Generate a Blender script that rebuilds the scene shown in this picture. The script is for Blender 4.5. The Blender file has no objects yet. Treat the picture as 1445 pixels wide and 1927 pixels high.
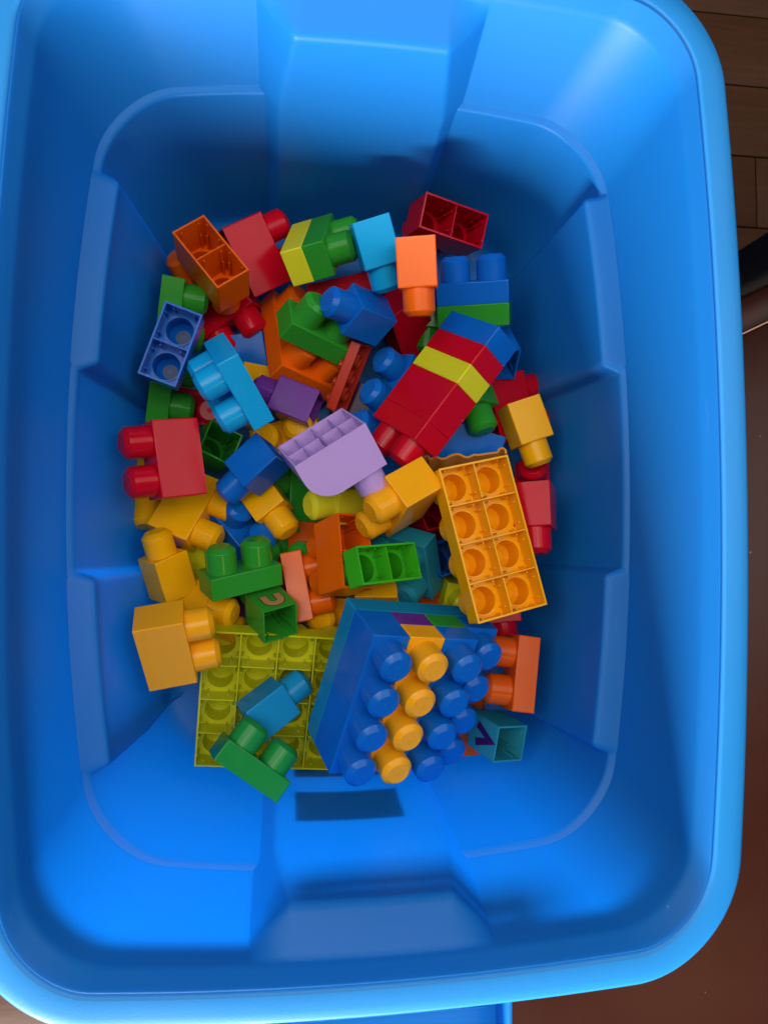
import bpy, bmesh, math, random
from mathutils import Vector, Matrix, Quaternion
random.seed(5)
C = bpy.context.scene.collection
R = math.radians
# ---------------------------------------------------------------- camera
sc = bpy.context.scene
cd = bpy.data.cameras.new('camera'); cam = bpy.data.objects.new('camera', cd); C.objects.link(cam)
CAMLOC = [-0.05869, -0.05575, 0.735]
CAMMAT = [[0.990812, -0.006051, -0.135109], [-0.0, 0.998999, -0.044743], [0.135244, 0.044332, 0.98982]]
m = Matrix(CAMMAT).to_4x4(); m.translation = Vector(CAMLOC); cam.matrix_world = m
cd.sensor_fit = 'AUTO'; cd.sensor_width = 36.0; cd.lens = 36.0 * 1400.0 / 1927.0
cd.clip_start = 0.01; cd.clip_end = 50
sc.camera = cam
cd.dof.use_dof = True; cd.dof.focus_distance = 0.63; cd.dof.aperture_fstop = 9.0
# ---------------------------------------------------------------- world, lamps, exposure
w = bpy.data.worlds.new('World'); sc.world = w; w.use_nodes = True
bg = w.node_tree.nodes['Background']
bg.inputs[0].default_value = (0.80, 0.88, 1.0, 1); bg.inputs[1].default_value = 0.045
def area(name, loc, target, sx, sy, power, col):
    ld = bpy.data.lights.new(name, 'AREA'); ld.shape = 'RECTANGLE'; ld.size = sx; ld.size_y = sy
    ld.energy = power; ld.color = col
    o = bpy.data.objects.new(name, ld); C.objects.link(o); o.location = loc
    o.rotation_euler = (Vector(target) - Vector(loc)).to_track_quat('-Z', 'Y').to_euler()
    return o
area('window_light', (-0.75, -2.45, 0.60), (0, 0, 0.22), 1.0, 0.55, 255, (1.0, 0.95, 0.88))
area('ceiling_lamp', (-0.95, 0.30, 2.15), (-0.1, 0, 0), 1.3, 2.3, 28.0, (1.0, 0.95, 0.89))
area('ceiling_lamp', (0.95, 0.30, 2.15), (0.1, 0, 0), 1.3, 2.3, 21.0, (1.0, 0.95, 0.89))
area('highlight_panel', (-0.36, 0.10, 2.2), (0, 0, 0), 0.14, 0.45, 1.5, (1.0, 0.96, 0.9))  # two small panels added to give the studs crisp highlights
area('highlight_panel', (0.10, 0.42, 2.2), (0, 0, 0), 0.45, 0.14, 1.5, (1.0, 0.96, 0.9))
area('warm_lamp', (0.93, -1.75, 2.3), (0.2, -0.4, 0), 0.30, 0.30, 3.0, (1.0, 0.62, 0.25))
sc.view_settings.view_transform = 'Standard'; sc.view_settings.look = 'None'
sc.view_settings.exposure = 0.0; sc.view_settings.gamma = 1.0
sc.render.engine = 'CYCLES'
sc.cycles.use_denoising = True
sc.cycles.max_bounces = 10; sc.cycles.diffuse_bounces = 6; sc.cycles.glossy_bounces = 4
sc.cycles.caustics_reflective = False; sc.cycles.caustics_refractive = False

# ---------------------------------------------------------------- helpers
def link(name, me, mat=None, parent=None, label=None, cat=None, group=None, kind=None):
    o = bpy.data.objects.new(name, me); C.objects.link(o)
    if mat is not None:
        if not me.materials: me.materials.append(None)
        o.material_slots[0].link = 'OBJECT'; o.material_slots[0].material = mat
    if parent is not None: o.parent = parent
    if label: o['label'] = label
    if cat: o['category'] = cat
    if group: o['group'] = group
    if kind: o['kind'] = kind
    return o
def mesh(name, bm, sharp=35):
    bmesh.ops.recalc_face_normals(bm, faces=bm.faces[:]) if sharp >= 0 else None
    me = bpy.data.meshes.new(name); bm.to_mesh(me); bm.free()
    for p in me.polygons: p.use_smooth = True
    me.set_sharp_from_angle(angle=R(abs(sharp)))
    return me
def box(bm, x0, x1, y0, y1, z0, z1, M=None):
    vs = [bm.verts.new((x, y, z)) for x in (x0, x1) for y in (y0, y1) for z in (z0, z1)]
    if M is not None:
        for v in vs: v.co = M @ v.co
    for f in ((0,1,3,2),(4,6,7,5),(0,4,5,1),(2,3,7,6),(0,2,6,4),(1,5,7,3)): bm.faces.new([vs[i] for i in f])
def bevbox(name, x0, x1, y0, y1, z0, z1, b=0.002, M=None, seg=2):
    bm = bmesh.new(); box(bm, x0, x1, y0, y1, z0, z1)
    bmesh.ops.bevel(bm, geom=bm.edges[:], offset=b, segments=seg, profile=.5, affect='EDGES')
    if M is not None: bmesh.ops.transform(bm, matrix=M, verts=bm.verts[:])
    return mesh(name, bm, 25)
def sm(t): t = min(1, max(0, t)); return t*t*(3-2*t)

# ---------------------------------------------------------------- materials
def nodes(name):
    mt = bpy.data.materials.new(name); mt.use_nodes = True
    nt = mt.node_tree; return mt, nt, nt.nodes['Principled BSDF']
def N(nt, t, **k):
    n = nt.nodes.new(t)
    for a, b in k.items(): setattr(n, a, b)
    return n
def plastic(name, col, rough=0.15, scuff=0.5):
    mt, nt, p = nodes(name)
    tc = N(nt, 'ShaderNodeTexCoord')
    n1 = N(nt, 'ShaderNodeTexNoise'); n1.inputs['Scale'].default_value = 55; n1.inputs['Detail'].default_value = 5
    nt.links.new(tc.outputs['Object'], n1.inputs['Vector'])
    mr = N(nt, 'ShaderNodeMapRange'); mr.inputs[1].default_value = .3; mr.inputs[2].default_value = .7
    mr.inputs[3].default_value = rough-.05; mr.inputs[4].default_value = rough+.09
    nt.links.new(n1.outputs[0], mr.inputs[0]); nt.links.new(mr.outputs[0], p.inputs['Roughness'])
    mx = N(nt, 'ShaderNodeMix', data_type='RGBA'); mx.inputs[0].default_value = .5
    mx.inputs[6].default_value = tuple(c*.93 for c in col)+(1,); mx.inputs[7].default_value = tuple(min(1, c*1.06) for c in col)+(1,)
    n2 = N(nt, 'ShaderNodeTexNoise'); n2.inputs['Scale'].default_value = 22; n2.inputs['Detail'].default_value = 3
    nt.links.new(tc.outputs['Object'], n2.inputs['Vector']); nt.links.new(n2.outputs[0], mx.inputs[0])
    vo = N(nt, 'ShaderNodeTexVoronoi'); vo.inputs['Scale'].default_value = 95
    nt.links.new(tc.outputs['Object'], vo.inputs['Vector'])
    lt = N(nt, 'ShaderNodeMath', operation='LESS_THAN'); lt.inputs[1].default_value = .055; nt.links.new(vo.outputs['Distance'], lt.inputs[0])
    sep = N(nt, 'ShaderNodeSeparateColor'); nt.links.new(vo.outputs['Color'], sep.inputs[0])
    gt = N(nt, 'ShaderNodeMath', operation='GREATER_THAN'); gt.inputs[1].default_value = .88; nt.links.new(sep.outputs[0], gt.inputs[0])
    mu = N(nt, 'ShaderNodeMath', operation='MULTIPLY'); nt.links.new(lt.outputs[0], mu.inputs[0]); nt.links.new(gt.outputs[0], mu.inputs[1])
    m3 = N(nt, 'ShaderNodeMath', operation='MULTIPLY'); m3.inputs[1].default_value = .3; nt.links.new(mu.outputs[0], m3.inputs[0])
    m2 = N(nt, 'ShaderNodeMix', data_type='RGBA'); m2.inputs[7].default_value = (.7,.7,.68,1)
    nt.links.new(m3.outputs[0], m2.inputs[0]); nt.links.new(mx.outputs[2], m2.inputs[6]); nt.links.new(m2.outputs[2], p.inputs['Base Color'])
    n3 = N(nt, 'ShaderNodeTexNoise'); n3.inputs['Scale'].default_value = 900
    nt.links.new(tc.outputs['Object'], n3.inputs['Vector'])
    bp = N(nt, 'ShaderNodeBump'); bp.inputs['Strength'].default_value = .03; bp.inputs['Distance'].default_value = .001
    nt.links.new(n3.outputs[0], bp.inputs['Height']); nt.links.new(bp.outputs[0], p.inputs['Normal'])
    p.inputs['IOR'].default_value = 1.49; p.inputs['Specular IOR Level'].default_value = .21
    return mt
COL = dict(orange=(.78,.118,.002), orange2=(.64,.088,.003), red=(.55,.003,.016), green=(.025,.27,.022), green2=(.04,.40,.012), green3=(.012,.25,.045),
  blue=(.004,.125,.52), ltblue=(.006,.36,.72), ltblue2=(.01,.26,.52), lime=(.68,.64,.02), yellow=(.90,.42,.003), yellow2=(.90,.385,.008),
  amber=(.62,.24,.03), lavender=(.50,.33,.70), purple=(.13,.026,.24), darkpurple=(.06,.014,.07), rust=(.42,.030,.014), teal=(.02,.26,.34), tealblue=(.008,.21,.40), olive=(.56,.56,.010))
MAT = {k: plastic('plastic '+k, v) for k, v in COL.items()}

def bin_material(name='blue translucent plastic', TRANS=.48):
    mt, nt, p = nodes(name)
    tc = N(nt, 'ShaderNodeTexCoord')
    n1 = N(nt, 'ShaderNodeTexNoise'); n1.inputs['Scale'].default_value = 9; n1.inputs['Detail'].default_value = 6
    nt.links.new(tc.outputs['Object'], n1.inputs['Vector'])
    mr = N(nt, 'ShaderNodeMapRange'); mr.inputs[3].default_value = .36; mr.inputs[4].default_value = .56
    nt.links.new(n1.outputs[0], mr.inputs[0]); nt.links.new(mr.outputs[0], p.inputs['Roughness'])
    # small pale nicks and dust specks
    vo = N(nt, 'ShaderNodeTexVoronoi'); vo.inputs['Scale'].default_value = 26
    nt.links.new(tc.outputs['Object'], vo.inputs['Vector'])
    lt = N(nt, 'ShaderNodeMath', operation='LESS_THAN'); lt.inputs[1].default_value = .020
    nt.links.new(vo.outputs['Distance'], lt.inputs[0])
    sep = N(nt, 'ShaderNodeSeparateColor'); nt.links.new(vo.outputs['Color'], sep.inputs[0])
    gt = N(nt, 'ShaderNodeMath', operation='GREATER_THAN'); gt.inputs[1].default_value = .80
    nt.links.new(sep.outputs[0], gt.inputs[0])
    mu = N(nt, 'ShaderNodeMath', operation='MULTIPLY'); nt.links.new(lt.outputs[0], mu.inputs[0]); nt.links.new(gt.outputs[0], mu.inputs[1])
    # fine long scratches
    mp = N(nt, 'ShaderNodeMapping'); mp.inputs['Scale'].default_value = (40, 3, 40); mp.inputs['Rotation'].default_value = (.3, .5, .6)
    nt.links.new(tc.outputs['Object'], mp.inputs[0])
    n4 = N(nt, 'ShaderNodeTexNoise'); n4.inputs['Scale'].default_value = 6; n4.inputs['Detail'].default_value = 6
    nt.links.new(mp.outputs[0], n4.inputs['Vector'])
    mr2 = N(nt, 'ShaderNodeMapRange'); mr2.inputs[1].default_value = .70; mr2.inputs[2].default_value = .80; mr2.inputs[3].default_value = 0; mr2.inputs[4].default_value = .12
    nt.links.new(n4.outputs[0], mr2.inputs[0])
    ad = N(nt, 'ShaderNodeMath', operation='MULTIPLY_ADD'); ad.inputs[1].default_value = .40
    nt.links.new(mu.outputs[0], ad.inputs[0]); nt.links.new(mr2.outputs[0], ad.inputs[2])
    mx = N(nt, 'ShaderNodeMix', data_type='RGBA'); mx.inputs[6].default_value = (.012,.27,.75,1); mx.inputs[7].default_value = (.45,.66,.92,1)
    nt.links.new(ad.outputs[0], mx.inputs[0])
    nt.links.new(mx.outputs[2], p.inputs['Base Color'])
    tr = N(nt, 'ShaderNodeBsdfTranslucent'); tr.inputs[0].default_value = (.02,.43,.88,1)
    ms = N(nt, 'ShaderNodeMixShader')
    sz = N(nt, 'ShaderNodeSeparateXYZ'); nt.links.new(tc.outputs['Object'], sz.inputs[0])
    mt_ = N(nt, 'ShaderNodeMapRange'); mt_.inputs[1].default_value = .02; mt_.inputs[2].default_value = .25   # less translucent towards the base: lower wall's shade put into the material
    mt_.inputs[3].default_value = TRANS*.66; mt_.inputs[4].default_value = TRANS*1.05
    nt.links.new(sz.outputs[2], mt_.inputs[0]); nt.links.new(mt_.outputs[0], ms.inputs[0])
    nt.links.new(p.outputs[0], ms.inputs[1]); nt.links.new(tr.outputs[0], ms.inputs[2])
    p.inputs['Specular IOR Level'].default_value = .42
    out = nt.nodes['Material Output']; nt.links.new(ms.outputs[0], out.inputs[0])
    n3 = N(nt, 'ShaderNodeTexNoise'); n3.inputs['Scale'].default_value = 700
    nt.links.new(tc.outputs['Object'], n3.inputs['Vector'])
    bp = N(nt, 'ShaderNodeBump'); bp.inputs['Strength'].default_value = .05; bp.inputs['Distance'].default_value = .001
    nt.links.new(n3.outputs[0], bp.inputs['Height']); nt.links.new(bp.outputs[0], p.inputs['Normal'])
    return mt
BIN = bin_material(); BINTHICK = bin_material('thick blue plastic', .10)

def wood(name, c1, c2, rough, scale=1.0, spec=.5):
    mt, nt, p = nodes(name)
    tc = N(nt, 'ShaderNodeTexCoord'); oi = N(nt, 'ShaderNodeObjectInfo')
    ad = N(nt, 'ShaderNodeVectorMath', operation='ADD')
    nt.links.new(tc.outputs['Object'], ad.inputs[0])
    sx = N(nt, 'ShaderNodeVectorMath', operation='SCALE'); sx.inputs[0].default_value = (3.1, 7.7, 1.3)
    nt.links.new(oi.outputs['Random'], sx.inputs['Scale']); nt.links.new(sx.outputs[0], ad.inputs[1])
    mp = N(nt, 'ShaderNodeMapping'); mp.inputs['Scale'].default_value = (4*scale, 60*scale, 20)
    nt.links.new(ad.outputs[0], mp.inputs[0])
    n = N(nt, 'ShaderNodeTexNoise'); n.inputs['Scale'].default_value = 3; n.inputs['Detail'].default_value = 8; n.inputs['Distortion'].default_value = .6
    nt.links.new(mp.outputs[0], n.inputs['Vector'])
    mx = N(nt, 'ShaderNodeMix', data_type='RGBA'); mx.inputs[6].default_value = c1+(1,); mx.inputs[7].default_value = c2+(1,)
    nt.links.new(n.outputs[0], mx.inputs[0]); nt.links.new(mx.outputs[2], p.inputs['Base Color'])
    p.inputs['Roughness'].default_value = rough; p.inputs['Specular IOR Level'].default_value = spec
    bp = N(nt, 'ShaderNodeBump'); bp.inputs['Strength'].default_value = .15; bp.inputs['Distance'].default_value = .001
    nt.links.new(n.outputs[0], bp.inputs['Height']); nt.links.new(bp.outputs[0], p.inputs['Normal'])
    return mt
FLOOR = wood('brown wood plank', (.040,.0135,.005), (.088,.034,.014), .6, 1.0, .22)
def board_material():
    mt, nt, p = nodes('glossy red brown board')
    tc = N(nt, 'ShaderNodeTexCoord')
    n = N(nt, 'ShaderNodeTexNoise'); n.inputs['Scale'].default_value = 7; n.inputs['Detail'].default_value = 7
    nt.links.new(tc.outputs['Object'], n.inputs['Vector'])
    mx = N(nt, 'ShaderNodeMix', data_type='RGBA'); mx.inputs[6].default_value = (.024,.0052,.0032,1); mx.inputs[7].default_value = (.044,.0115,.007,1)
    nt.links.new(n.outputs[0], mx.inputs[0])
    vo = N(nt, 'ShaderNodeTexVoronoi'); vo.inputs['Scale'].default_value = 60
    nt.links.new(tc.outputs['Object'], vo.inputs['Vector'])
    lt = N(nt, 'ShaderNodeMath', operation='LESS_THAN'); lt.inputs[1].default_value = .035; nt.links.new(vo.outputs['Distance'], lt.inputs[0])
    sep = N(nt, 'ShaderNodeSeparateColor'); nt.links.new(vo.outputs['Color'], sep.inputs[0])
    gt = N(nt, 'ShaderNodeMath', operation='GREATER_THAN'); gt.inputs[1].default_value = .8; nt.links.new(sep.outputs[0], gt.inputs[0])
    mu = N(nt, 'ShaderNodeMath', operation='MULTIPLY'); nt.links.new(lt.outputs[0], mu.inputs[0]); nt.links.new(gt.outputs[0], mu.inputs[1])
    m2 = N(nt, 'ShaderNodeMix', data_type='RGBA'); m2.inputs[7].default_value = (.45,.36,.30,1)
    nt.links.new(mu.outputs[0], m2.inputs[0]); nt.links.new(mx.outputs[2], m2.inputs[6]); nt.links.new(m2.outputs[2], p.inputs['Base Color'])
    mr = N(nt, 'ShaderNodeMapRange'); p.inputs['Specular IOR Level'].default_value = .22
    mr.inputs[3].default_value = .24; mr.inputs[4].default_value = .44
    nt.links.new(n.outputs[0], mr.inputs[0]); nt.links.new(mr.outputs[0], p.inputs['Roughness'])
    return mt
def simple(name, col, rough=.5):
    mt, nt, p = nodes(name); p.inputs['Base Color'].default_value = col+(1,); p.inputs['Roughness'].default_value = rough; p.inputs['Specular IOR Level'].default_value = .2; return mt
BOARD = board_material()
BLACK = simple('black lacquer', (.003,.0025,.003), .7); EDGE = simple('pale edge highlight', (.42,.22,.16), .5)  # pale edge colour paints the highlight along the board seam
LABEL = simple('paper sticker', (.035,.045,.06), .6); TAN = simple('tan print', (.42,.22,.085), .4); INK = simple('dark brown print', (.05,.018,.008), .4); VIOLET = simple('dark violet print', (.035,.008,.11), .4)
GREYDISC = simple('grey stud bottom', (.075,.10,.17), .45)

# ---------------------------------------------------------------- setting: plank floor, board under the tub
ZF = -0.012
fl = bpy.data.objects.new('floor', None); C.objects.link(fl); fl['kind'] = 'structure'
PW = 0.0805
def plank(x0, x1, y0):
    o = link('plank', PLANK[round(x1-x0, 3)], FLOOR, fl); o.location = ((x0+x1)/2, y0+PW/2, ZF)
PLANK = {}
for L in (0.9, 0.62, 0.28):
    PLANK[L] = bevbox('plank', -L/2+.0007, L/2-.0007, -PW/2+.0007, PW/2-.0007, -.012, 0, .0009)
for k in range(-12, 18):
    y0 = 0.296 + (k-6)*PW + 4*PW*0
    off = (-0.114 if abs(y0+0.502-PW/2) < PW*.6 else random.uniform(-.45, .35))
    x = off - 0.9*2
    for j in range(4):
        plank(x, x+.9, y0)
        x += .9
sub = link('subfloor', bevbox('subfloor', -3, 3, -3.2, 3, -.05, -.0135), simple('dark gap', (.012,.008,.006), .8)); sub['kind'] = 'structure'; sub.location.z = ZF
# red brown board the tub stands on, turned about 25 degrees
ang = R(25.6); bd = bpy.data.objects.new('wooden_board', None); C.objects.link(bd); bd.location = (.434, .175, 0); bd.rotation_euler = (0, 0, ang)
bd['label'] = 'glossy dark red brown wooden board under the blue tub'; bd['category'] = 'board'
link('top', bevbox('board top', -.60, .9, -1.3, -.0025, -.012, -.0005, .002), BOARD, bd)
link('edge_seam', bevbox('board seam', -.60, .9, -.0021, -.0002, -.012, -.0008, .0006), EDGE, bd)
link('edge_strip', bevbox('board strip', -.60, .9, .0002, .034, -.012, -.003, .0008), BOARD, bd)
bb = link('black_panel', bevbox('black panel', -.115, .92, .0365, .062, ZF, .36, .0008), BLACK, None, 'black upright furniture panel standing beside the brown board at right', 'furniture panel')
bb.location = (.434, .175, 0); bb.rotation_euler = (0, 0, ang)

# ---------------------------------------------------------------- the tub
ZR, ZS = .275, .186
def lerp(a, b, t): return a+(b-a)*t
def dims(z):
    if z >= ZS:
        t = (z-ZS)/(ZR-ZS); hx = lerp(.2115, .2305, t); hy = lerp(.2919, .3211, t); r = lerp(.056, .052, t); kx, ky = lerp(.0235, .0165, t), lerp(.0175, .011, t)
        t1 = (ZR-.010-ZS)/(ZR-ZS); c = .0045*(t/t1 if t <= t1 else (1-t)/(1-t1)); hx -= c; hy -= c
    else:
        t = z/ZS; hx = lerp(.190, .2115, t); hy = lerp(.270, .2919, t); r = lerp(.05, .056, t); kx, ky = .0235, .0175
    return hx, hy, r, kx, ky
NL, NE, NC = 220, 240, 26
def seg(y, a, b, s): return sm((y-a)/s+.5)*sm((b-y)/s+.5)
def ring(z, out=0.0, feat=True):
    hx, hy, r, KX, KY = dims(min(z, ZR))
    led = sm((ZS-z)/.0032) if feat else 0.0
    fil = 0.0
    if z < .014: fil = .014-math.sqrt(max(0, .014**2-(.014-z)**2))
    g = .0045*led+fil
    hx -= g; hy -= g; hx += out; hy += out; r = max(.02, r+out-g*.5)
    pts = []
    def side(p0, p1, n):
        for i in range(n): t = i/n; pts.append((p0[0]+(p1[0]-p0[0])*t, p0[1]+(p1[1]-p0[1])*t))
    def arc(cx, cy, a0):
        for i in range(NC):
            a = a0+math.pi/2*i/NC; pts.append((cx+r*math.cos(a), cy+r*math.sin(a)))
    side((hx, -hy+r), (hx, hy-r), NL); arc(hx-r, hy-r, 0)
    side((hx-r, hy), (-hx+r, hy), NE); arc(-hx+r, hy-r, math.pi/2)
    side((-hx, hy-r), (-hx, -hy+r), NL); arc(-hx+r, -hy+r, math.pi)
    side((-hx+r, -hy), (hx-r, -hy), NE); arc(hx-r, -hy+r, -math.pi/2)
    res = []
    for i, (x, y) in enumerate(pts):
        x2 = x*(hx-KX*(y/hy)**2)/hx; y2 = y*(hy-KY*(x/hx)**2)/hy
        if feat:
            nl = NL+NC; half = nl+NE+NC
            j = i % half; right = i < half
            if j < NL:                      # long sides: inward bumps below the ledge
                if right: b = seg(y2, .084, .222, .0075)+seg(y2, -.212, -.077, .0075)
                else: b = seg(y2, .073, .211, .0075)+seg(y2, -.212, -.078, .0075)
                bump = min(1, b)*lerp(.008, .0135, z/ZS)*led
                x2 += -bump if right else bump
            elif nl <= j < nl+NE:           # end sides: hand grip channel pushed in below the rim
                wch = .0775
                e = wch-abs(x2)
                dm = max(0, hy+g-out-(.2764+(z-ZS)*.115))
                d = min(dm, max(0, e))
                top = 1-min(1, max(0, (z-(ZR-.025))/.013))
                d *= top
                d = max(d-.0045*led, 0)
                y2 += -d if right else d
        res.append((x2, y2, z))
    return res
tub = bpy.data.objects.new('storage_tub', None); C.objects.link(tub)
tub['label'] = 'large translucent blue plastic storage tub full of toy bricks'; tub['category'] = 'storage tub'
zs = [.004+.010*(1-math.cos(math.pi/2*i/7)) for i in range(8)]
z = zs[-1]
while z < ZS-.011: z += .006; zs.append(min(z, ZS-.011))
zs += [ZS-.010+.0006*i for i in range(1, 22)]
z = zs[-1]
while z < ZR-.052: z += .006; zs.append(z)
z = ZR-.050
while z < ZR: zs.append(z); z += .0015
zs = sorted(set(round(a, 5) for a in zs if a <= ZR)) + [ZR]
verts, faces = [], []
for z in zs: verts += ring(z-.004 if z < .018 else z) if False else [(x, y, z) for x, y, _ in ring(max(0, z-.004) if z < .018 else z)]
n = len(verts)//len(zs)
for k in range(len(zs)-1):
    for i in range(n):
        j = (i+1) % n; faces.append((k*n+i, (k+1)*n+i, (k+1)*n+j, k*n+j))
# floor: concentric rings to the middle
base = verts[:n]; prev = 0
for q, sc_ in enumerate((.9, .7, .45, .2)):
    o0 = len(verts); verts += [(x*sc_, y*sc_, .004) for x, y, _ in base]
    for i in range(n):
        j = (i+1) % n; faces.append((prev+i, prev+j, o0+j, o0+i))
    prev = o0
c0 = len(verts); verts.append((0, 0, .004))
for i in range(n): faces.append((prev+i, prev+(i+1) % n, c0))
me = bpy.data.meshes.new('tub body'); me.from_pydata(verts, [], faces); me.update()
for p in me.polygons: p.use_smooth = True
body = link('body', me, BIN, tub)
so = body.modifiers.new('thickness', 'SOLIDIFY'); so.thickness = .0015; so.offset = SOLOFF if 'SOLOFF' in globals() else 1
# rim flange with turned down skirt
prof = [(-.0002, -.0022), (.0003, -.0006), (.0016, .0007), (.0034, .0010), (.0130, .0004), (.0178, 0), (.0196, -.0008), (.0206, -.0022), (.0210, -.0046), (.0214, -.0200), (.0197, -.0200), (.0190, -.0062), (.0172, -.0030), (.0120, -.0014), (.0040, -.0014), (.0028, -.0045)]
rv, rf = [], []
for o_, dz in prof: rv += [(x, y, ZR+dz) for x, y, _ in ring(ZR, o_, False)]
K = len(prof)
for k in range(K):
    for i in range(n):
        j = (i+1) % n; k2 = (k+1) % K; rf.append((k*n+i, k2*n+i, k2*n+j, k*n+j))
me = bpy.data.meshes.new('tub rim'); me.from_pydata(rv, [], rf); me.update()
bm = bmesh.new(); bm.from_mesh(me); me = mesh('tub rim', bm, 50)
link('rim', me, BINTHICK, tub)
# hand grips under the rim at both ends
def grip(sign):
    bm = bmesh.new()
    y0, y1 = -.3375, -.400; x0, x1 = -.075, .087
    box(bm, x0, x1, y1, y0, .2360, .2385)
    box(bm, x0, x0+.0028, y1, y0, (.2387), .2665); box(bm, x1-.0028, x1, y1, y0, (.2387), .2665)
    box(bm, x0+.003, x1-.003, y1, y1+.0028, (.2387), .2665)
    box(bm, x0+.006, x1-.008, y0-.0255, y0-.024, (.2387), .2410)
    bmesh.ops.bevel(bm, geom=bm.edges[:], offset=.0006, segments=2, profile=.5, affect='EDGES')
    if sign > 0: bmesh.ops.transform(bm, matrix=Matrix.Rotation(math.pi, 4, 'Z'), verts=bm.verts[:])
    link('handle', mesh('tub grip', bm, 30), BINTHICK, tub)
grip(-1); grip(1)
# dark sticker strips on the outside of the near end wall
def sticker(x0, x1, z0, z1):
    vs, fs = [], []; A, B = 14, 6
    for b_ in range(B+1):
        zz = z0+(z1-z0)*b_/B
        pr = [p for p in ring(zz) if p[1] < -.15]
        pr.sort()
        for a_ in range(A+1):
            xx = x0+(x1-x0)*a_/A
            q = min(range(len(pr)-1), key=lambda i: 0 if pr[i][0] <= xx <= pr[i+1][0] else 1+abs(pr[i][0]-xx))
            t = (xx-pr[q][0])/max(1e-9, pr[q+1][0]-pr[q][0])
            vs.append((xx, pr[q][1]+(pr[q+1][1]-pr[q][1])*t-.0017, zz))
    for b_ in range(B):
        for a_ in range(A):
            i = b_*(A+1)+a_; fs.append((i, i+1, i+A+2, i+A+1))
    me = bpy.data.meshes.new('sticker'); me.from_pydata(vs, [], fs)
    o = link('sticker', me, LABEL, tub); md = o.modifiers.new('paper', 'SOLIDIFY'); md.thickness = .0003; md.offset = 0
sticker(-.0475, .038, .095, .1455); sticker(-.0475, .030, .035, .0655)

# ---------------------------------------------------------------- toy bricks
U = .0318; SH = .68; T = .0016
def ringpts(cx, cy, r, z, n=32): return [(cx+r*math.cos(2*math.pi*i/n), cy+r*math.sin(2*math.pi*i/n), z) for i in range(n)]
def sqpts(cx, cy, h, z, n=32):
    o = []
    for i in range(n):
        a = 2*math.pi*i/n; c, s = math.cos(a), math.sin(a); k = h/max(abs(c), abs(s)); o.append((cx+k*c, cy+k*s, z))
    return o
def stud_mesh(r=.41*U, sh=SH*U, n=40):
    k = r/(.41*U)
    pr = [(.415, -.03), (.41, .553), (.404, .566), (.292, .672), (.280, .6785), (.07, .676), (.062, .681), (.045, .683), (.03, .678), (0, .678)]
    bm = bmesh.new(); rows = []
    for a, z in pr[:-1]:
        rows.append([bm.verts.new((a*U*k*math.cos(2*math.pi*i/n), a*U*k*math.sin(2*math.pi*i/n), z*sh/SH)) for i in range(n)])
    top = bm.verts.new((0, 0, pr[-1][1]*sh/SH))
    for q in range(len(rows)-1):
        for i in range(n): bm.faces.new((rows[q][i], rows[q][(i+1) % n], rows[q+1][(i+1) % n], rows[q+1][i]))
    for i in range(n): bm.faces.new((rows[-1][i], rows[-1][(i+1) % n], top))
    return mesh('stud', bm, 19)
STUD = stud_mesh(); SMALLSTUD = stud_mesh(.0047, .0045, 20)
CACHE = {}
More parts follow.
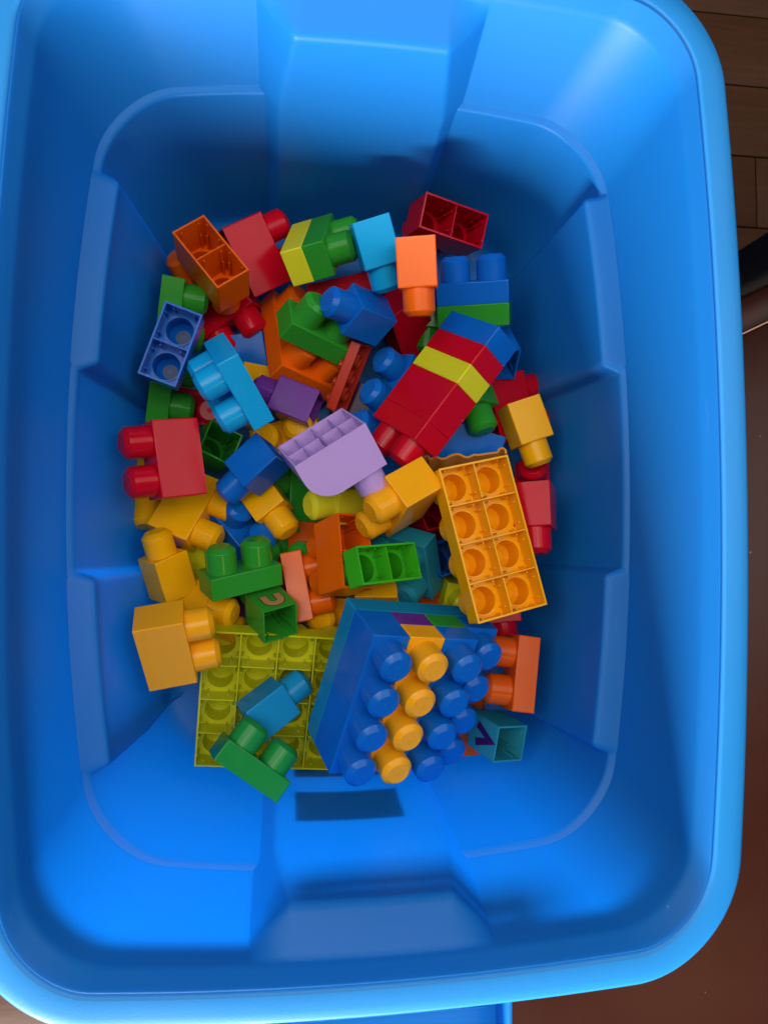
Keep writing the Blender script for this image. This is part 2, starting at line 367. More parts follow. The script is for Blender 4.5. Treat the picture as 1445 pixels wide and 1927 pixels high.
def body_mesh(nx, ny, H, opn):
    key = (nx, ny, H, opn)
    if key in CACHE: return CACHE[key]
    a, b, h = nx*U/2-.0001, ny*U/2-.0001, H*U
    bm = bmesh.new(); box(bm, -a, a, -b, b, 0, h)
    bmesh.ops.recalc_face_normals(bm, faces=bm.faces[:])
    bot = [f for f in bm.faces if f.normal.z < -.9]; bmesh.ops.delete(bm, geom=bot, context='FACES_ONLY')
    ed = [e for e in bm.edges if len(e.link_faces) == 2]
    BV = .0011
    bmesh.ops.bevel(bm, geom=ed, offset=BV, segments=3, profile=.5, affect='EDGES')
    for f in bm.faces: f.smooth = f.calc_area() < 1.5e-4*.4
    def F(*v):
        try: bm.faces.new(v)
        except ValueError: pass
    V = bm.verts.new
    ia, ib = a-T, b-T; hc = h-T
    o4 = [V((x, y, 0)) for x, y in ((-a+BV, -b+BV), (a-BV, -b+BV), (a-BV, b-BV), (-a+BV, b-BV))]
    # rim strip: flat ring just inside the outer shell down to the inner walls
    i4 = [V((x, y, .0)) for x, y in ((-ia, -ib), (ia, -ib), (ia, ib), (-ia, ib))]
    j4 = [V((x, y, .0)) for x, y in ((-a, -b), (a, -b), (a, b), (-a, b))]
    bmesh.ops.delete(bm, geom=o4, context='VERTS')
    c4 = [V((x, y, hc)) for x, y in ((-ia, -ib), (ia, -ib), (ia, ib), (-ia, ib))]
    for i in range(4):
        j = (i+1) % 4; F(j4[i], j4[j], i4[j], i4[i]); F(i4[i], i4[j], c4[j], c4[i])
    if not opn: F(*c4)
    else:
        tops = [f for f in bm.faces if f.normal.z > .99 and f.calc_center_median().z > h-1e-5]
        bmesh.ops.delete(bm, geom=tops, context='FACES_ONLY')
        for i in range(nx):
            for j in range(ny):
                cx, cy = (i+.5-nx/2)*U, (j+.5-ny/2)*U
                for zz, rr in ((h, .392*U), (hc, .36*U)):
                    sq = sqpts(cx, cy, U/2-.0001, zz)
                    for q, pnt in enumerate(sq):
                        lim = (a-BV, b-BV) if zz == h else (ia, ib)
                        sq[q] = (max(-lim[0], min(lim[0], pnt[0])), max(-lim[1], min(lim[1], pnt[1])), zz)
                    s = [V(p) for p in sq]; c = [V(p) for p in ringpts(cx, cy, rr, zz)]
                    for q in range(32): F(s[q], s[(q+1) % 32], c[(q+1) % 32], c[q])
                c = [V(p) for p in ringpts(cx, cy, .36*U, hc)]; d = [V(p) for p in ringpts(cx, cy, .35*U, h+.50*U)]
                l = [V(p) for p in ringpts(cx, cy, .392*U, hc-.0012)]; l2 = [V(p) for p in ringpts(cx, cy, .36*U, hc-.0012)]; l3 = [V(p) for p in ringpts(cx, cy, .392*U, hc)]
                k = [V(p) for p in ringpts(cx, cy, .20*U, h+.60*U)]
                for q in range(32):
                    r_ = (q+1) % 32; F(c[q], c[r_], d[r_], d[q]); F(d[q], d[r_], k[r_], k[q]); F(l[q], l[r_], l2[r_], l2[q]); F(l2[q], l2[r_], c[r_], c[q]); F(l[q], l[r_], l3[r_], l3[q])
                F(*k)
    me = bpy.data.meshes.new('brick body'); bm.to_mesh(me); bm.free()
    flat = [p.index for p in me.polygons if p.area > 4e-5]
    for p in me.polygons: p.use_smooth = True
    me.set_sharp_from_angle(angle=R(40))
    for i in flat: me.polygons[i].use_smooth = False
    CACHE[key] = me
    return me
def inner_parts(nx, ny, H, mat, root):
    h = H*U; ia, ib = nx*U/2-T-.0002, ny*U/2-T-.0002
    lo = .0008 if H < 1 else .0012
    for i in range(1, nx):
        key = ('dx', ny, H)
        if key not in CACHE:
            bm = bmesh.new(); box(bm, -.0005, .0005, -ib, ib, lo, h-T-.0003); CACHE[key] = mesh('divider', bm)
        o = link('divider', CACHE[key], mat, root); o.location.x = (i-nx/2)*U
    for j in range(1, ny):
        for i in range(nx):
            key = ('dy', nx, H)
            if key not in CACHE:
                bm = bmesh.new(); box(bm, -U/2+.0016, U/2-.0016, -.0005, .0005, lo+.0004, h-T-.0003); CACHE[key] = mesh('divider', bm)
            o = link('divider', CACHE[key], mat, root); o.location = ((i+.5-nx/2)*U, (j-ny/2)*U, 0)
    key = ('ribs', nx, ny, H)
    if key not in CACHE:
        bm = bmesh.new()
        for i in range(nx):
            for j in range(ny):
                cx, cy = (i+.5-nx/2)*U, (j+.5-ny/2)*U
                for s1 in (-1, 1):
                    for s2 in (-1, 1):
                        e = U/2-.0017
                        for vert in (0, 1):
                            for (z0, L) in (((.004, .0012), (.45*h, .0026)) if H > 1 else ((.006, .0014),)):
                                p, q = s1*(e-L), s1*e
                                p, q = min(p, q), max(p, q); c_ = s2*U*.27
                                if vert: box(bm, cx+p, cx+q, cy+c_-.0005, cy+c_+.0005, z0, h-T-.0004)
                                else: box(bm, cx+c_-.0005, cx+c_+.0005, cy+p, cy+q, z0, h-T-.0004)
        CACHE[key] = mesh('ribbing', bm)
    o = link('ribbing', CACHE[key], mat, root, kind='stuff')
def curved_body(nx, ny, H):
    h = H*U; rr = .72*U; a = nx*U/2; b = ny*U/2
    def prof(t):
        x0, x1, zt = -a+t, a-t, h-t; r = rr-t
        P = [(x0, 0), (x1, 0), (x1, zt)]
        for i in range(13):
            an = math.pi/2*i/12; P.append((x0+r-r*math.sin(an), zt-r+r*math.cos(an)))
        return P
    bm = bmesh.new()
    for t in (0, T):
        P = prof(t); bb_ = b-t
        v = {s: [bm.verts.new((x, s*bb_, z)) for x, z in P] for s in (-1, 1)}
        for i in range(1, len(P)):
            j = (i+1) % len(P); bm.faces.new((v[-1][i], v[-1][j], v[1][j], v[1][i]))
        for s in (-1, 1): bm.faces.new(v[s])
        if t == 0: o_ = v
        else: i_ = v
    for s in (-1, 1): bm.faces.new((o_[s][0], o_[s][1], i_[s][1], i_[s][0]))
    for k in (0, 1): bm.faces.new((o_[-1][k], o_[1][k], i_[1][k], i_[-1][k]))
    eg = [e for e in bm.edges if all(v in o_[-1] or v in o_[1] for v in e.verts) and len(e.link_faces) == 2 and e.calc_face_angle(0) > .8]
    bmesh.ops.bevel(bm, geom=eg, offset=.0011, segments=3, profile=.5, affect='EDGES')
    return mesh('rounded body', bm, 40)
def letter(ch, w, h, th):
    """outline polygon(s) of a bold rounded letter, as strips"""
    bm = bmesh.new()
    if ch == 'U':
        path = [(-w/2, h/2), (-w/2, 0)]+[(-w/2*math.cos(a), -w/2*math.sin(a)*1.0) for a in [math.pi*i/14 for i in range(1, 14)]]+[(w/2, 0), (w/2, h/2)]
    else: path = [(-w/2, h/2), (0, -h/2), (w/2, h/2)]
    n = len(path); L, Rr = [], []
    for i, (x, y) in enumerate(path):
        d0 = Vector(path[i])-Vector(path[max(0, i-1)]); d1 = Vector(path[min(n-1, i+1)])-Vector(path[i])
        d0 = d0.normalized() if d0.length else d1.normalized(); d1 = d1.normalized() if d1.length else d0
        nn = (Vector((-d0.y, d0.x))+Vector((-d1.y, d1.x))); k = max(.45, nn.length/2); nn = nn.normalized()*(th/2/k)
        L.append(bm.verts.new((x+nn.x, y+nn.y, 0))); Rr.append(bm.verts.new((x-nn.x, y-nn.y, 0)))
    for i in range(n-1): bm.faces.new((L[i], Rr[i], Rr[i+1], L[i+1]))
    r = bmesh.ops.extrude_face_region(bm, geom=bm.faces[:]); bmesh.ops.translate(bm, vec=(0, 0, .00012), verts=[v for v in r['geom'] if isinstance(v, bmesh.types.BMVert)])
    return mesh('letter '+ch, bm)
GROUP = 'toy bricks heaped in the blue tub'
def brick(label, col, nx, ny, H, opn, q, loc, extra):
    root = bpy.data.objects.new('toy_brick', None); C.objects.link(root); root.empty_display_size = .02
    root.rotation_mode = 'QUATERNION'; root.rotation_quaternion = Quaternion(q); root.location = Vector(loc)
    root['label'] = label; root['category'] = 'toy brick'; root['group'] = GROUP
    mat = MAT[col]; mir = '|mir' in extra; ex = extra.split('|')[0]
    fy = -1 if mir else 1
    if ex == 'curve':
        link('body', curved_body(nx, ny, H), mat, root); inner_parts(nx, ny, .56, mat, root)
        bm = bmesh.new(); box(bm, -.0004, .0004, -ny*U/2+T+.0003, ny*U/2-T-.0003, .0011, .5*U); cm = mesh('cross rib', bm)
        for xx in (-.5, .5):
            o = link('cross_rib', cm, mat, root); o.location.x = xx*U
        for j in range(ny):
            o = link('stud', STUD, mat, root); o.location = (.5*U, (j+.5-ny/2)*U, H*U)
        return root
    if ex == 'duplo':
        link('body', body_mesh(nx, ny, H, 0), mat, root)
        for i in range(4):
            for j in range(2):
                o = link('stud', SMALLSTUD, mat, root); o.location = ((i-1.5)*U/2, (j-.5)*U/2, H*U)
        bm = bmesh.new(); h = H*U-T
        for r0, z0, z1 in ((.0066, .0006, h),): 
            rows = [[bm.verts.new(p) for p in ringpts(0, 0, rr, zz, 24)] for rr, zz in ((.0066, h), (.0066, .0004), (.0049, .0004), (.0049, h))]
            for k in range(3):
                for i in range(24): bm.faces.new((rows[k][i], rows[k][(i+1) % 24], rows[k+1][(i+1) % 24], rows[k+1][i]))
        tm = mesh('tube', bm)
        for i in (-1, 0, 1):
            o = link('tube', tm, mat, root); o.location = (i*U/2, 0, 0)
        return root
    link('body', body_mesh(nx, ny, H, opn), mat, root)
    if opn: inner_parts(nx, ny, H, mat, root)
    if ex != 'nostud':
        for i in range(nx):
            for j in range(ny):
                o = link('stud', STUD, mat, root); o.location = ((i+.5-nx/2)*U, (j+.5-ny/2)*U, H*U)
    if ex == 'disc':
        bm = bmesh.new(); vs = [bm.verts.new(p) for p in ringpts(0, 0, .19*U, 0)]; bm.faces.new(vs); dm = mesh('stud bottom', bm)
        bm = bmesh.new(); rows = [[bm.verts.new(p) for p in ringpts(0, 0, rr, 0, 20)] for rr in (.035*U, .055*U)]
        for i in range(20): bm.faces.new((rows[0][i], rows[0][(i+1) % 20], rows[1][(i+1) % 20], rows[1][i]))
        rm = mesh('stud dimple', bm)
        for i in range(nx):
            o = link('stud_bottom', dm, GREYDISC, root); o.location = ((i+.5-nx/2)*U, 0, H*U+.598*U)
            o2 = link('dimple', rm, MAT['blue'], o); o2.location.z = -.0003
    if ex in ('U', 'V'):
        h = H*U
        if ex == 'U':      # on the side y = 0 of the fitted block
            X, Y, Z = Vector((-1 if not mir else 1, 0, 0)), Vector((0, 0, 1)), Vector((0, -fy, 0))
            X = Y.cross(Z); pos = Vector((0, -fy*(U/2), h*.35))
            for nm, mt, th, d in (('letter_outline', INK, .0078, .00002), ('letter', TAN, .0062, .00018)):
                o = link(nm, letter('U', .0125, .0165 if nm == 'letter' else .0180, th), mt, root)
                o.matrix_local = Matrix((X, Y, Z)).transposed().to_4x4(); o.location = pos+Z*d
        else:
            Y, Z = Vector((0, 0, 1)), Vector((-1, 0, 0)); X = Y.cross(Z)
            o = link('letter', letter('V', .0158, .0195, .0068), VIOLET, root)
            o.matrix_local = Matrix((X, Y, Z)).transposed().to_4x4(); o.location = Vector((-U/2, 0, h*.45))+Z*.00005
    return root
def scallop(pts, d, depth, th):
    bm = bmesh.new(); n = len(pts); A, Bv = [], []
    d = Vector(d)
    for i in range(n):
        p = Vector(pts[i]); t_ = (Vector(pts[min(n-1, i+1)])-Vector(pts[max(0, i-1)])).normalized(); nn = t_.cross(d).normalized()*th/2
        A.append((bm.verts.new(p+nn), bm.verts.new(p-nn))); Bv.append((bm.verts.new(p+nn+d*depth), bm.verts.new(p-nn+d*depth)))
    for i in range(n-1):
        bm.faces.new((A[i][0], A[i][1], A[i+1][1], A[i+1][0])); bm.faces.new((Bv[i][0], Bv[i+1][0], Bv[i+1][1], Bv[i][1]))
        for k in (0, 1): bm.faces.new((A[i][k], A[i+1][k], Bv[i+1][k], Bv[i][k]))
    for i in (0, n-1): bm.faces.new((A[i][0], Bv[i][0], Bv[i][1], A[i][1]))
    o = link('scalloped_panel', mesh('scalloped panel', bm, 50), MAT['amber'], None, 'brownish amber plastic panel with a wavy rim behind the large amber plate', 'toy panel')
scallop(*([[0.06079, 0.01851, 0.10808], [0.06214, 0.02061, 0.10836], [0.06395, 0.02153, 0.10865], [0.06577, 0.02016, 0.10884], [0.06623, 0.01815, 0.10881], [0.06939, 0.01924, 0.10929], [0.07274, 0.02016, 0.10979], [0.07483, 0.01924, 0.11003], [0.07665, 0.0186, 0.11025], [0.07891, 0.01879, 0.11057], [0.0809, 0.01924, 0.11086], [0.0827, 0.02061, 0.11117], [0.08478, 0.02162, 0.1115], [0.08795, 0.02244, 0.11197], [0.09021, 0.02271, 0.11229], [0.09339, 0.0218, 0.11268], [0.09611, 0.02016, 0.11298], [0.09883, 0.01979, 0.11333], [0.10154, 0.02089, 0.11375], [0.10425, 0.02216, 0.11418], [0.10697, 0.0218, 0.11454], [0.1115, 0.02235, 0.11518], [0.11783, 0.02335, 0.11609], [0.12327, 0.02399, 0.11686], [0.12471, 0.02436, 0.11707], [0.12524, 0.02655, 0.11724], [0.12705, 0.02783, 0.11755], [0.12913, 0.02765, 0.11783], [0.13104, 0.02609, 0.11802], [0.13124, 0.02308, 0.11791]], [0.1747, -0.3814, -0.9077], 0.045, 0.0018))
ROWS = [
('upturned orange two-stud brick in the far left corner, two cells open', 'orange', 2, 1, 1.2, 1, (0.11031, 0.88915, -0.44182, 0.04522), (-0.11883, 0.18761, 0.11559), ''),
('crimson brick lying on its side between the open orange brick and the green pair', 'red', 2, 1, 1.2, 0, (0.63323, -0.56412, 0.47932, -0.22593), (-0.10191, 0.19628, 0.06423), ''),
('long green four-stud brick running down the left wall under the open blue brick', 'green', 4, 1, 0.6, 0, (0.49399, -0.42549, 0.64335, -0.40129), (-0.17177, 0.1173, 0.06555), '|mir'),
('flat blue two-stud brick upside down against the left wall, showing grey stud bottoms', 'blue', 2, 1, 0.6, 1, (0.00397, -0.57779, 0.81615, 0.00709), (-0.14932, 0.10722, 0.12145), 'disc|mir'),
('red brick tucked under the stud of the open orange brick', 'red', 2, 1, 1.2, 0, (0.31943, -0.08909, 0.6986, -0.63403), (-0.12845, 0.18223, 0.03373), ''),
('lime yellow half brick joined below a green half brick at the back of the heap', 'lime', 2, 1, 0.6, 0, (0.75055, 0.14794, 0.53428, 0.35963), (-0.05057, 0.19931, 0.08665), 'nostud|mir'),
('green half brick with two studs, joined to a lime yellow half brick at the back', 'green', 2, 1, 0.6, 0, (0.75055, 0.14794, 0.53428, 0.35963), (-0.03324, 0.20241, 0.094), '|mir'),
('light blue single brick at the back, leaning beside the small orange brick, stud down', 'ltblue', 1, 1, 1.2, 0, (0.55374, 0.81564, 0.1065, 0.12945), (0.00968, 0.21306, 0.13701), ''),
('upturned red two-cell brick in the back right corner of the heap', 'red', 2, 1, 1.2, 1, (0.05785, -0.98758, 0.08959, 0.11539), (0.09196, 0.23428, 0.0965), ''),
('orange single brick standing stud down in front of the upturned red brick', 'orange', 1, 1, 1.2, 0, (0.61742, 0.77863, -0.05254, 0.09886), (0.04561, 0.18869, 0.15904), ''),
('green half brick joined under the blue half brick near the back right corner', 'green', 2, 1, 0.6, 0, (0.81857, -0.5433, -0.15156, -0.1086), (0.11289, 0.1437, 0.08763), 'nostud|mir'),
('blue half brick with two studs pointing away, on top of a green half brick', 'blue', 2, 1, 0.6, 0, (0.81857, -0.5433, -0.15156, -0.1086), (0.11041, 0.1613, 0.09457), '|mir'),
('blue half brick at the far end of the leaning red and yellow tower', 'blue', 2, 1, 0.6, 0, (0.65987, 0.53417, -0.52055, 0.09086), (0.11038, 0.12797, 0.12547), 'nostud|mir'),
('red half brick between the blue and the yellow bricks of the leaning tower', 'red', 2, 1, 0.6, 0, (0.65987, 0.53417, -0.52055, 0.09086), (0.09912, 0.11271, 0.12332), 'nostud|mir'),
('lime yellow half brick in the middle of the leaning red tower', 'lime', 2, 1, 0.6, 0, (0.65987, 0.53417, -0.52055, 0.09086), (0.08787, 0.09746, 0.12117), 'nostud|mir'),
('full height red brick just below the lime one in the leaning tower', 'red', 2, 1, 1.2, 0, (0.65987, 0.53417, -0.52055, 0.09086), (0.07661, 0.0822, 0.11902), 'nostud|mir'),
('red half brick with two studs at the near end of the leaning tower', 'red', 2, 1, 0.6, 0, (0.65987, 0.53417, -0.52055, 0.09086), (0.0541, 0.05169, 0.11473), '|mir'),
('dark blue open brick half hidden behind the blue end of the leaning tower', 'blue', 1, 1, 1.2, 1, (0.0232, 0.02442, -0.91671, -0.39814), (0.13523, 0.10659, 0.09276), '|mir'),
('green single brick with its stud showing between the leaning tower and the amber brick', 'green', 1, 1, 1.2, 0, (0.75939, 0.52061, 0.32889, -0.21005), (0.10079, 0.09934, 0.08692), '|mir'),
('amber single brick leaning on the right wall with its stud pointing to the viewer', 'yellow', 1, 1, 1.2, 0, (0.7076, 0.68668, 0.12104, 0.11454), (0.14991, 0.07207, 0.09449), '|mir'),
('red single brick lying flat beside the right wall next to the large amber plate', 'red', 1, 1, 1.2, 0, (0.73231, 0.63431, -0.17058, 0.17964), (0.15601, -0.00395, 0.11769), ''),
('large amber plate lying upside down, its eight round cells open', 'yellow', 4, 2, 0.6, 1, (0.09253, 0.77992, -0.61828, -0.02968), (0.11008, -0.0492, 0.15115), '|mir'),
('pale orange two-stud brick in the centre, leaning on the corner of the large amber plate', 'yellow2', 2, 1, 1.2, 0, (0.30492, 0.5921, 0.07411, -0.74226), (0.05808, -0.00719, 0.11583), ''),
('lavender brick with one rounded corner and an open ribbed underside in the centre', 'lavender', 2, 2, 1.2, 1, (0.52136, 0.80589, 0.23238, 0.15724), (-0.03004, 0.03128, 0.14545), 'curve|mir'),
('purple single brick between the light blue plate and the lavender brick', 'purple', 1, 1, 1.2, 0, (0.35667, 0.42199, -0.64154, -0.53211), (-0.03029, 0.06352, 0.07446), '|mir'),
('broad orange plate lying studs up under the green two-stud brick', 'orange', 3, 2, 0.6, 0, (0.66616, 0.04622, 0.40337, 0.62561), (-0.05074, 0.12853, 0.02992), '|mir'),
('small green two-stud brick lying on the broad orange plate', 'green', 2, 1, 0.6, 0, (0.91618, -0.273, 0.29164, -0.03196), (-0.03729, 0.12552, 0.08389), '|mir'),
('blue single brick in the upper middle with its large stud facing left', 'blue', 1, 1, 1.2, 0, (0.76321, 0.18615, -0.43041, -0.44453), (0.02533, 0.13972, 0.09707), '|mir'),
('thin rust red plate on edge showing round tubes, beside the blue studs', 'rust', 2, 1, 0.3, 1, (0.21197, 0.53724, -0.60911, -0.54353), (0.00399, 0.09422, 0.07258), 'duplo|mir'),
('long blue brick whose studs face up, half hidden under the leaning tower', 'blue', 4, 1, 1.2, 0, (0.51468, 0.22256, -0.3949, -0.72776), (0.0534, 0.04835, 0.04796), ''),
('green open brick wedged between the crimson brick on the left and a blue brick', 'green', 1, 1, 1.2, 1, (0.06195, -0.81198, -0.54292, 0.20516), (-0.11293, 0.03544, 0.06495), ''),
('crimson two-stud brick lying on its side by the left wall, studs to the wall', 'red', 2, 1, 1.2, 0, (0.63497, 0.40461, -0.3205, -0.57479), (-0.13173, 0.01803, 0.09598), '|mir'),
('light blue plate standing on edge with its studs turned to the left', 'ltblue', 2, 2, 0.6, 0, (0.47569, 0.70373, -0.1631, -0.50187), (-0.08717, 0.0845, 0.11611), ''),
('blue single brick with a shiny stud, left of the lavender brick', 'blue', 1, 1, 1.2, 0, (0.62511, 0.62523, -0.4499, -0.12616), (-0.06641, 0.02661, 0.08787), '|mir'),
('amber two-stud brick lying half under the crimson brick at the left wall', 'yellow', 2, 1, 1.2, 0, (0.33426, -0.4145, 0.45674, -0.71264), (-0.15993, -0.01579, 0.04174), ''),
('amber single brick standing stud up against the left wall', 'yellow', 1, 1, 1.2, 0, (0.75569, -0.48018, -0.33789, -0.29015), (-0.15278, -0.09872, 0.05781), ''),
('green half brick with two upright studs, above the green letter brick', 'green', 2, 1, 0.6, 0, (0.78894, -0.5721, 0.09967, 0.20085), (-0.09295, -0.09156, 0.08259), ''),
('green open brick printed with a tan letter U', 'green', 1, 1, 1.2, 1, (0.22212, -0.94908, -0.06236, 0.21453), (-0.05979, -0.12134, 0.097), 'U'),
('orange half brick on its side right of the green letter brick', 'orange', 2, 1, 0.6, 0, (0.53514, -0.55249, 0.41006, -0.49015), (-0.05377, -0.09532, 0.05018), ''),
('orange open two-stud brick on its side, partly under the open green brick', 'orange', 2, 1, 1.2, 1, (0.26196, 0.68067, -0.67695, -0.09907), (0.00245, -0.06019, 0.11604), '|mir'),
('bright green half brick lying on its side with two open cells toward the viewer', 'green2', 2, 1, 0.6, 1, (0.10671, 0.95488, 0.06107, -0.27033), (0.02876, -0.06997, 0.12963), ''),
('teal brick with large studs behind the bright open green brick', 'teal', 2, 2, 0.6, 0, (0.61123, 0.49452, -0.01188, -0.61782), (0.05937, -0.06249, 0.05045), '|mir'),
('large amber two-stud brick leaning on the left wall above the lime plate', 'yellow2', 2, 1, 1.2, 0, (0.6415, -0.38764, 0.59903, -0.28171), (-0.16932, -0.13955, 0.11225), ''),
('large lime green plate upside down at the front left with a grid of open cells', 'olive', 4, 4, 0.6, 1, (0.13252, -0.99036, 0.03967, 0.00759), (-0.06576, -0.1935, 0.07053), ''),
('light blue single brick lying on the cells of the large lime plate', 'ltblue2', 1, 1, 1.2, 0, (0.58063, -0.64321, 0.44985, -0.21631), (-0.08504, -0.2062, 0.08386), ''),
('green half brick with two studs lying across the front edge of the lime plate', 'green3', 2, 1, 0.6, 0, (0.62722, -0.70221, 0.29692, -0.15916), (-0.08947, -0.24266, 0.11462), ''),
('wide teal blue base plate under the block of studded blue and amber bricks', 'tealblue', 4, 4, 0.6, 0, (0.96067, 0.20582, 0.16474, -0.08723), (0.03706, -0.16128, 0.09064), 'nostud|mir'),
('long blue brick with four studs on the left of the block', 'blue', 1, 4, 1.2, 0, (0.96067, 0.20582, 0.16474, -0.08723), (-0.00197, -0.16462, 0.12388), '|mir'),
('purple half brick between the base plate and the amber row of studs', 'purple', 1, 4, 0.6, 0, (0.96067, 0.20582, 0.16474, -0.08723), (0.02762, -0.16779, 0.11267), 'nostud|mir'),
('amber half brick with a row of four studs on the studded block at the front', 'yellow2', 1, 4, 0.6, 0, (0.96067, 0.20582, 0.16474, -0.08723), (0.03298, -0.17588, 0.1291), '|mir'),
('green half brick between the base plate and the right row of blue studs', 'green', 1, 4, 0.6, 0, (0.96067, 0.20582, 0.16474, -0.08723), (0.05721, -0.17096, 0.10146), 'nostud|mir'),
('blue half brick with four studs just right of the amber row of studs', 'blue', 1, 4, 0.6, 0, (0.96067, 0.20582, 0.16474, -0.08723), (0.06257, -0.17906, 0.11789), '|mir'),
('lower blue half brick along the right edge of the studded block', 'blue', 1, 4, 0.6, 0, (0.96067, 0.20582, 0.16474, -0.08723), (0.0868, -0.17413, 0.09025), '|mir'),
('orange half brick standing on its side between the studded block and the right wall', 'orange2', 2, 1, 0.6, 0, (0.4967, 0.427, -0.55007, -0.51806), (0.15356, -0.16666, 0.11106), ''),
('teal open brick printed with a dark purple letter V at the front right', 'teal', 1, 1, 1.2, 1, (0.07609, -0.97818, 0.05563, 0.18516), (0.13478, -0.22502, 0.11252), 'V'),
('lime yellow single brick under the lavender brick with its stud facing left', 'lime', 1, 1, 1.2, 0, (0.66715, -0.26536, -0.47752, 0.50644), (0.01679, -0.014, 0.06731), ''),
('amber single brick below the blue brick with the shiny stud', 'yellow', 1, 1, 1.2, 0, (0.75791, 0.55965, 0.13275, 0.30781), (-0.0852, 0.00085, 0.04517), '|mir'),
('orange brick deep in the back left corner behind the open orange brick', 'orange', 1, 1, 1.2, 0, (0.92805, -0.30873, -0.20675, 0.02585), (-0.1301, 0.17151, 0.01656), ''),
('dark red brick deep below the yellow and green pair', 'red', 2, 2, 1.2, 0, (0.56235, 0.81226, 0.00014, 0.15491), (-0.00352, 0.1948, 0.05188), ''),
('red brick under the small orange brick, wedged beside the leaning tower', 'red', 2, 1, 1.2, 0, (0.71132, -0.42453, 0.55921, -0.03289), (0.04032, 0.1406, 0.05161), ''),
('dark blue brick deep between the leaning tower and the large amber plate', 'blue', 2, 2, 1.2, 0, (0.61947, 0.77311, -0.11371, -0.07501), (0.11246, 0.05619, 0.05909), ''),
('dark red brick by the right wall behind the amber single brick', 'red', 2, 1, 1.2, 0, (0.51341, -0.58618, 0.49213, -0.38809), (0.13027, 0.0684, 0.06315), ''),
('red brick whose round stud peeps out below the amber single brick', 'red', 1, 1, 1.2, 0, (0.96629, -0.20582, -0.14885, -0.04213), (0.18302, -0.00692, 0.03186), ''),
('blue open brick deep between the teal brick and the large amber plate', 'blue', 1, 1, 1.2, 1, (0.12043, 0.8009, -0.58606, -0.0242), (0.09444, -0.06555, 0.06329), ''),
('dark red brick in the gap left of the large amber plate', 'red', 1, 1, 1.2, 1, (0.1679, 0.78475, -0.59132, 0.07951), (0.08168, -0.02485, 0.06562), ''),
('amber brick lying under the open orange brick above the base plate', 'yellow', 2, 1, 1.2, 0, (0.71329, -0.15667, 0.65809, -0.18328), (0.00844, -0.10263, 0.03782), ''),
('amber half brick deep under the two orange bricks', 'yellow', 2, 1, 0.6, 0, (0.9903, 0.12212, -0.06431, -0.01607), (-0.00213, -0.11648, 0.00982), ''),
('olive brick deep below the corner of the large amber plate', 'olive', 1, 1, 1.2, 0, (0.98933, 0.1157, 0.04046, -0.07874), (0.10247, -0.09844, 0.02427), ''),
('amber brick behind the large amber one, its stud beside the green letter brick', 'yellow', 2, 1, 1.2, 0, (0.76725, -0.0834, 0.55177, -0.31611), (-0.14997, -0.11201, 0.03427), ''),
('dark purple scratched brick deep left of the green letter brick', 'darkpurple', 1, 1, 1.2, 0, (0.62232, 0.76688, -0.15011, -0.04566), (-0.09579, -0.10015, 0.02889), ''),
('red brick with its stud showing under the front corner of the large amber plate', 'red', 1, 1, 1.2, 0, (0.70956, 0.69922, -0.0128, 0.08631), (0.13929, -0.08788, 0.06247), ''),
('rust orange brick deep below the right edge of the studded block', 'orange2', 2, 1, 1.2, 0, (0.45924, 0.62387, -0.5027, -0.38363), (0.13301, -0.21577, 0.04142), ''),
('amber brick whose stud peeps out under the crimson brick at the left wall', 'yellow', 1, 1, 1.2, 0, (0.79727, 0.60005, -0.03311, 0.05667), (-0.18065, 0.0182, 0.02611), ''),
('amber brick deep below the purple one with its stud facing up', 'yellow', 2, 1, 1.2, 0, (0.98093, -0.05595, -0.11074, 0.14963), (-0.04746, 0.04233, 0.0109), ''),
('dark green brick deep below the lavender brick', 'green', 2, 1, 1.2, 0, (0.55759, 0.41227, -0.4237, -0.58276), (-0.0203, -0.01277, 0.01743), ''),
('dark blue brick deep under the amber bricks left of centre', 'blue', 2, 1, 1.2, 0, (0.86661, -0.2584, 0.08022, -0.41926), (-0.1054, -0.05598, 0.01257), ''),
('navy blue brick deep between the light blue plate and the broad orange plate', 'blue', 1, 1, 1.2, 0, (0.63659, 0.76435, 0.0121, 0.10187), (-0.09177, 0.14404, 0.02588), ''),
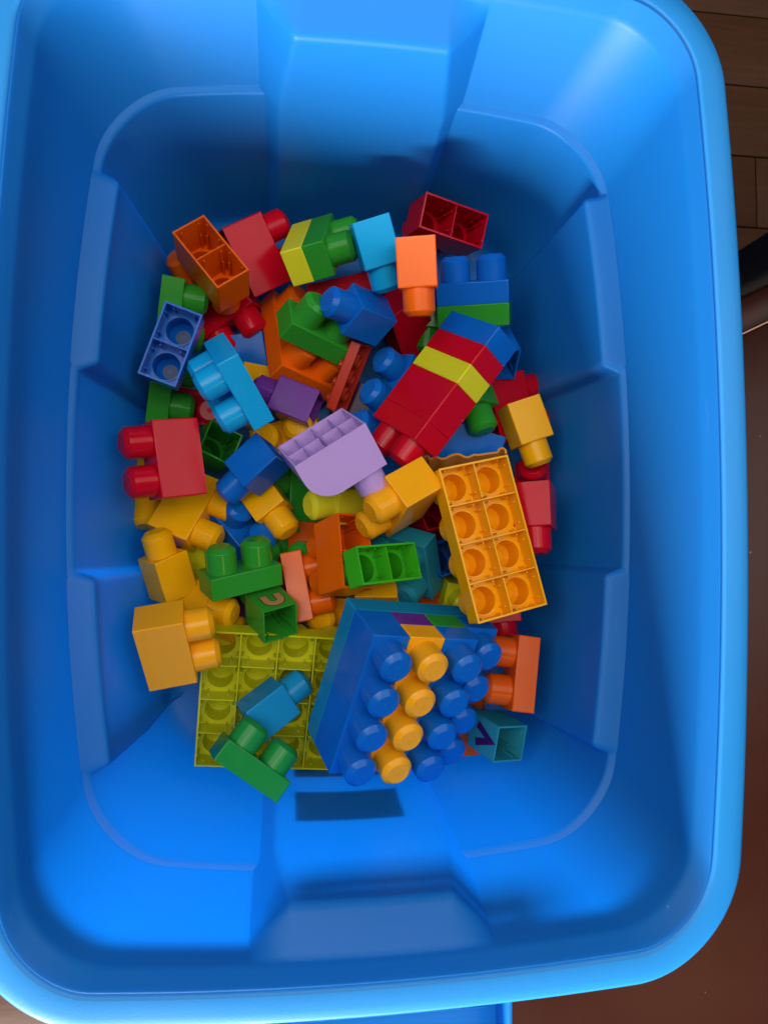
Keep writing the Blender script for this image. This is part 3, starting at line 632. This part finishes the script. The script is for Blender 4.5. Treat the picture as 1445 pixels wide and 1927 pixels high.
('dark red half brick deep under the light blue plate by the left wall', 'red', 2, 1, 0.6, 0, (0.99078, 0.07827, -0.06022, -0.09272), (-0.13469, 0.0756, 0.0083), ''),
('tan yellow brick deep behind the purple brick', 'yellow', 1, 1, 1.2, 0, (0.62703, 0.77021, -0.11588, -0.01389), (-0.07699, 0.11364, 0.03071), ''),
('olive yellow brick between the lavender stud and the leaning tower', 'lime', 1, 1, 1.2, 0, (0.6369, 0.75366, 0.06456, 0.14896), (0.03965, 0.03081, 0.02589), ''),
('brown orange brick deep left of the open orange brick', 'orange2', 1, 1, 1.2, 0, (0.63398, 0.77038, -0.04307, 0.05233), (-0.03628, -0.03136, 0.02674), ''),
('dark green half brick deep above the orange half brick', 'green', 2, 1, 0.6, 0, (0.99412, 0.07525, -0.06395, -0.04444), (-0.05297, -0.05883, 0.00921), ''),
('red brick deep left of the orange half brick', 'red', 1, 1, 1.2, 0, (0.62232, 0.76688, -0.15011, -0.04566), (-0.05919, -0.06574, 0.02829), ''),
('blue brick deep under the front edge of the lavender brick', 'blue', 2, 1, 1.2, 0, (0.63598, 0.74457, 0.09695, 0.17819), (-0.02689, 0.02307, 0.02826), ''),
('dark red brick deep between the small orange brick and the blue pair', 'red', 2, 1, 1.2, 0, (0.63096, 0.77145, -0.07995, 0.01897), (0.0478, 0.21754, 0.05248), ''),
('dark green brick deep between the two green pairs at the back wall', 'green', 1, 1, 1.2, 0, (0.63096, 0.77145, -0.07995, 0.01897), (0.08053, 0.18754, 0.05502), ''),
('dark purple brick deep beside the rust red plate', 'darkpurple', 2, 1, 1.2, 0, (0.60541, 0.74823, -0.23801, -0.13033), (0.03048, 0.09171, 0.03039), ''),
('olive brick deep beside the amber letterless brick left of centre', 'olive', 1, 1, 1.2, 0, (0.61133, 0.75547, -0.21142, -0.10414), (-0.12724, -0.05072, 0.02884), ''),
('orange brick deep under the teal brick', 'orange2', 2, 1, 1.2, 0, (0.62703, 0.77021, -0.11588, -0.01389), (0.06586, -0.08023, 0.02966), '')
]
for r_ in ROWS: brick(*r_)
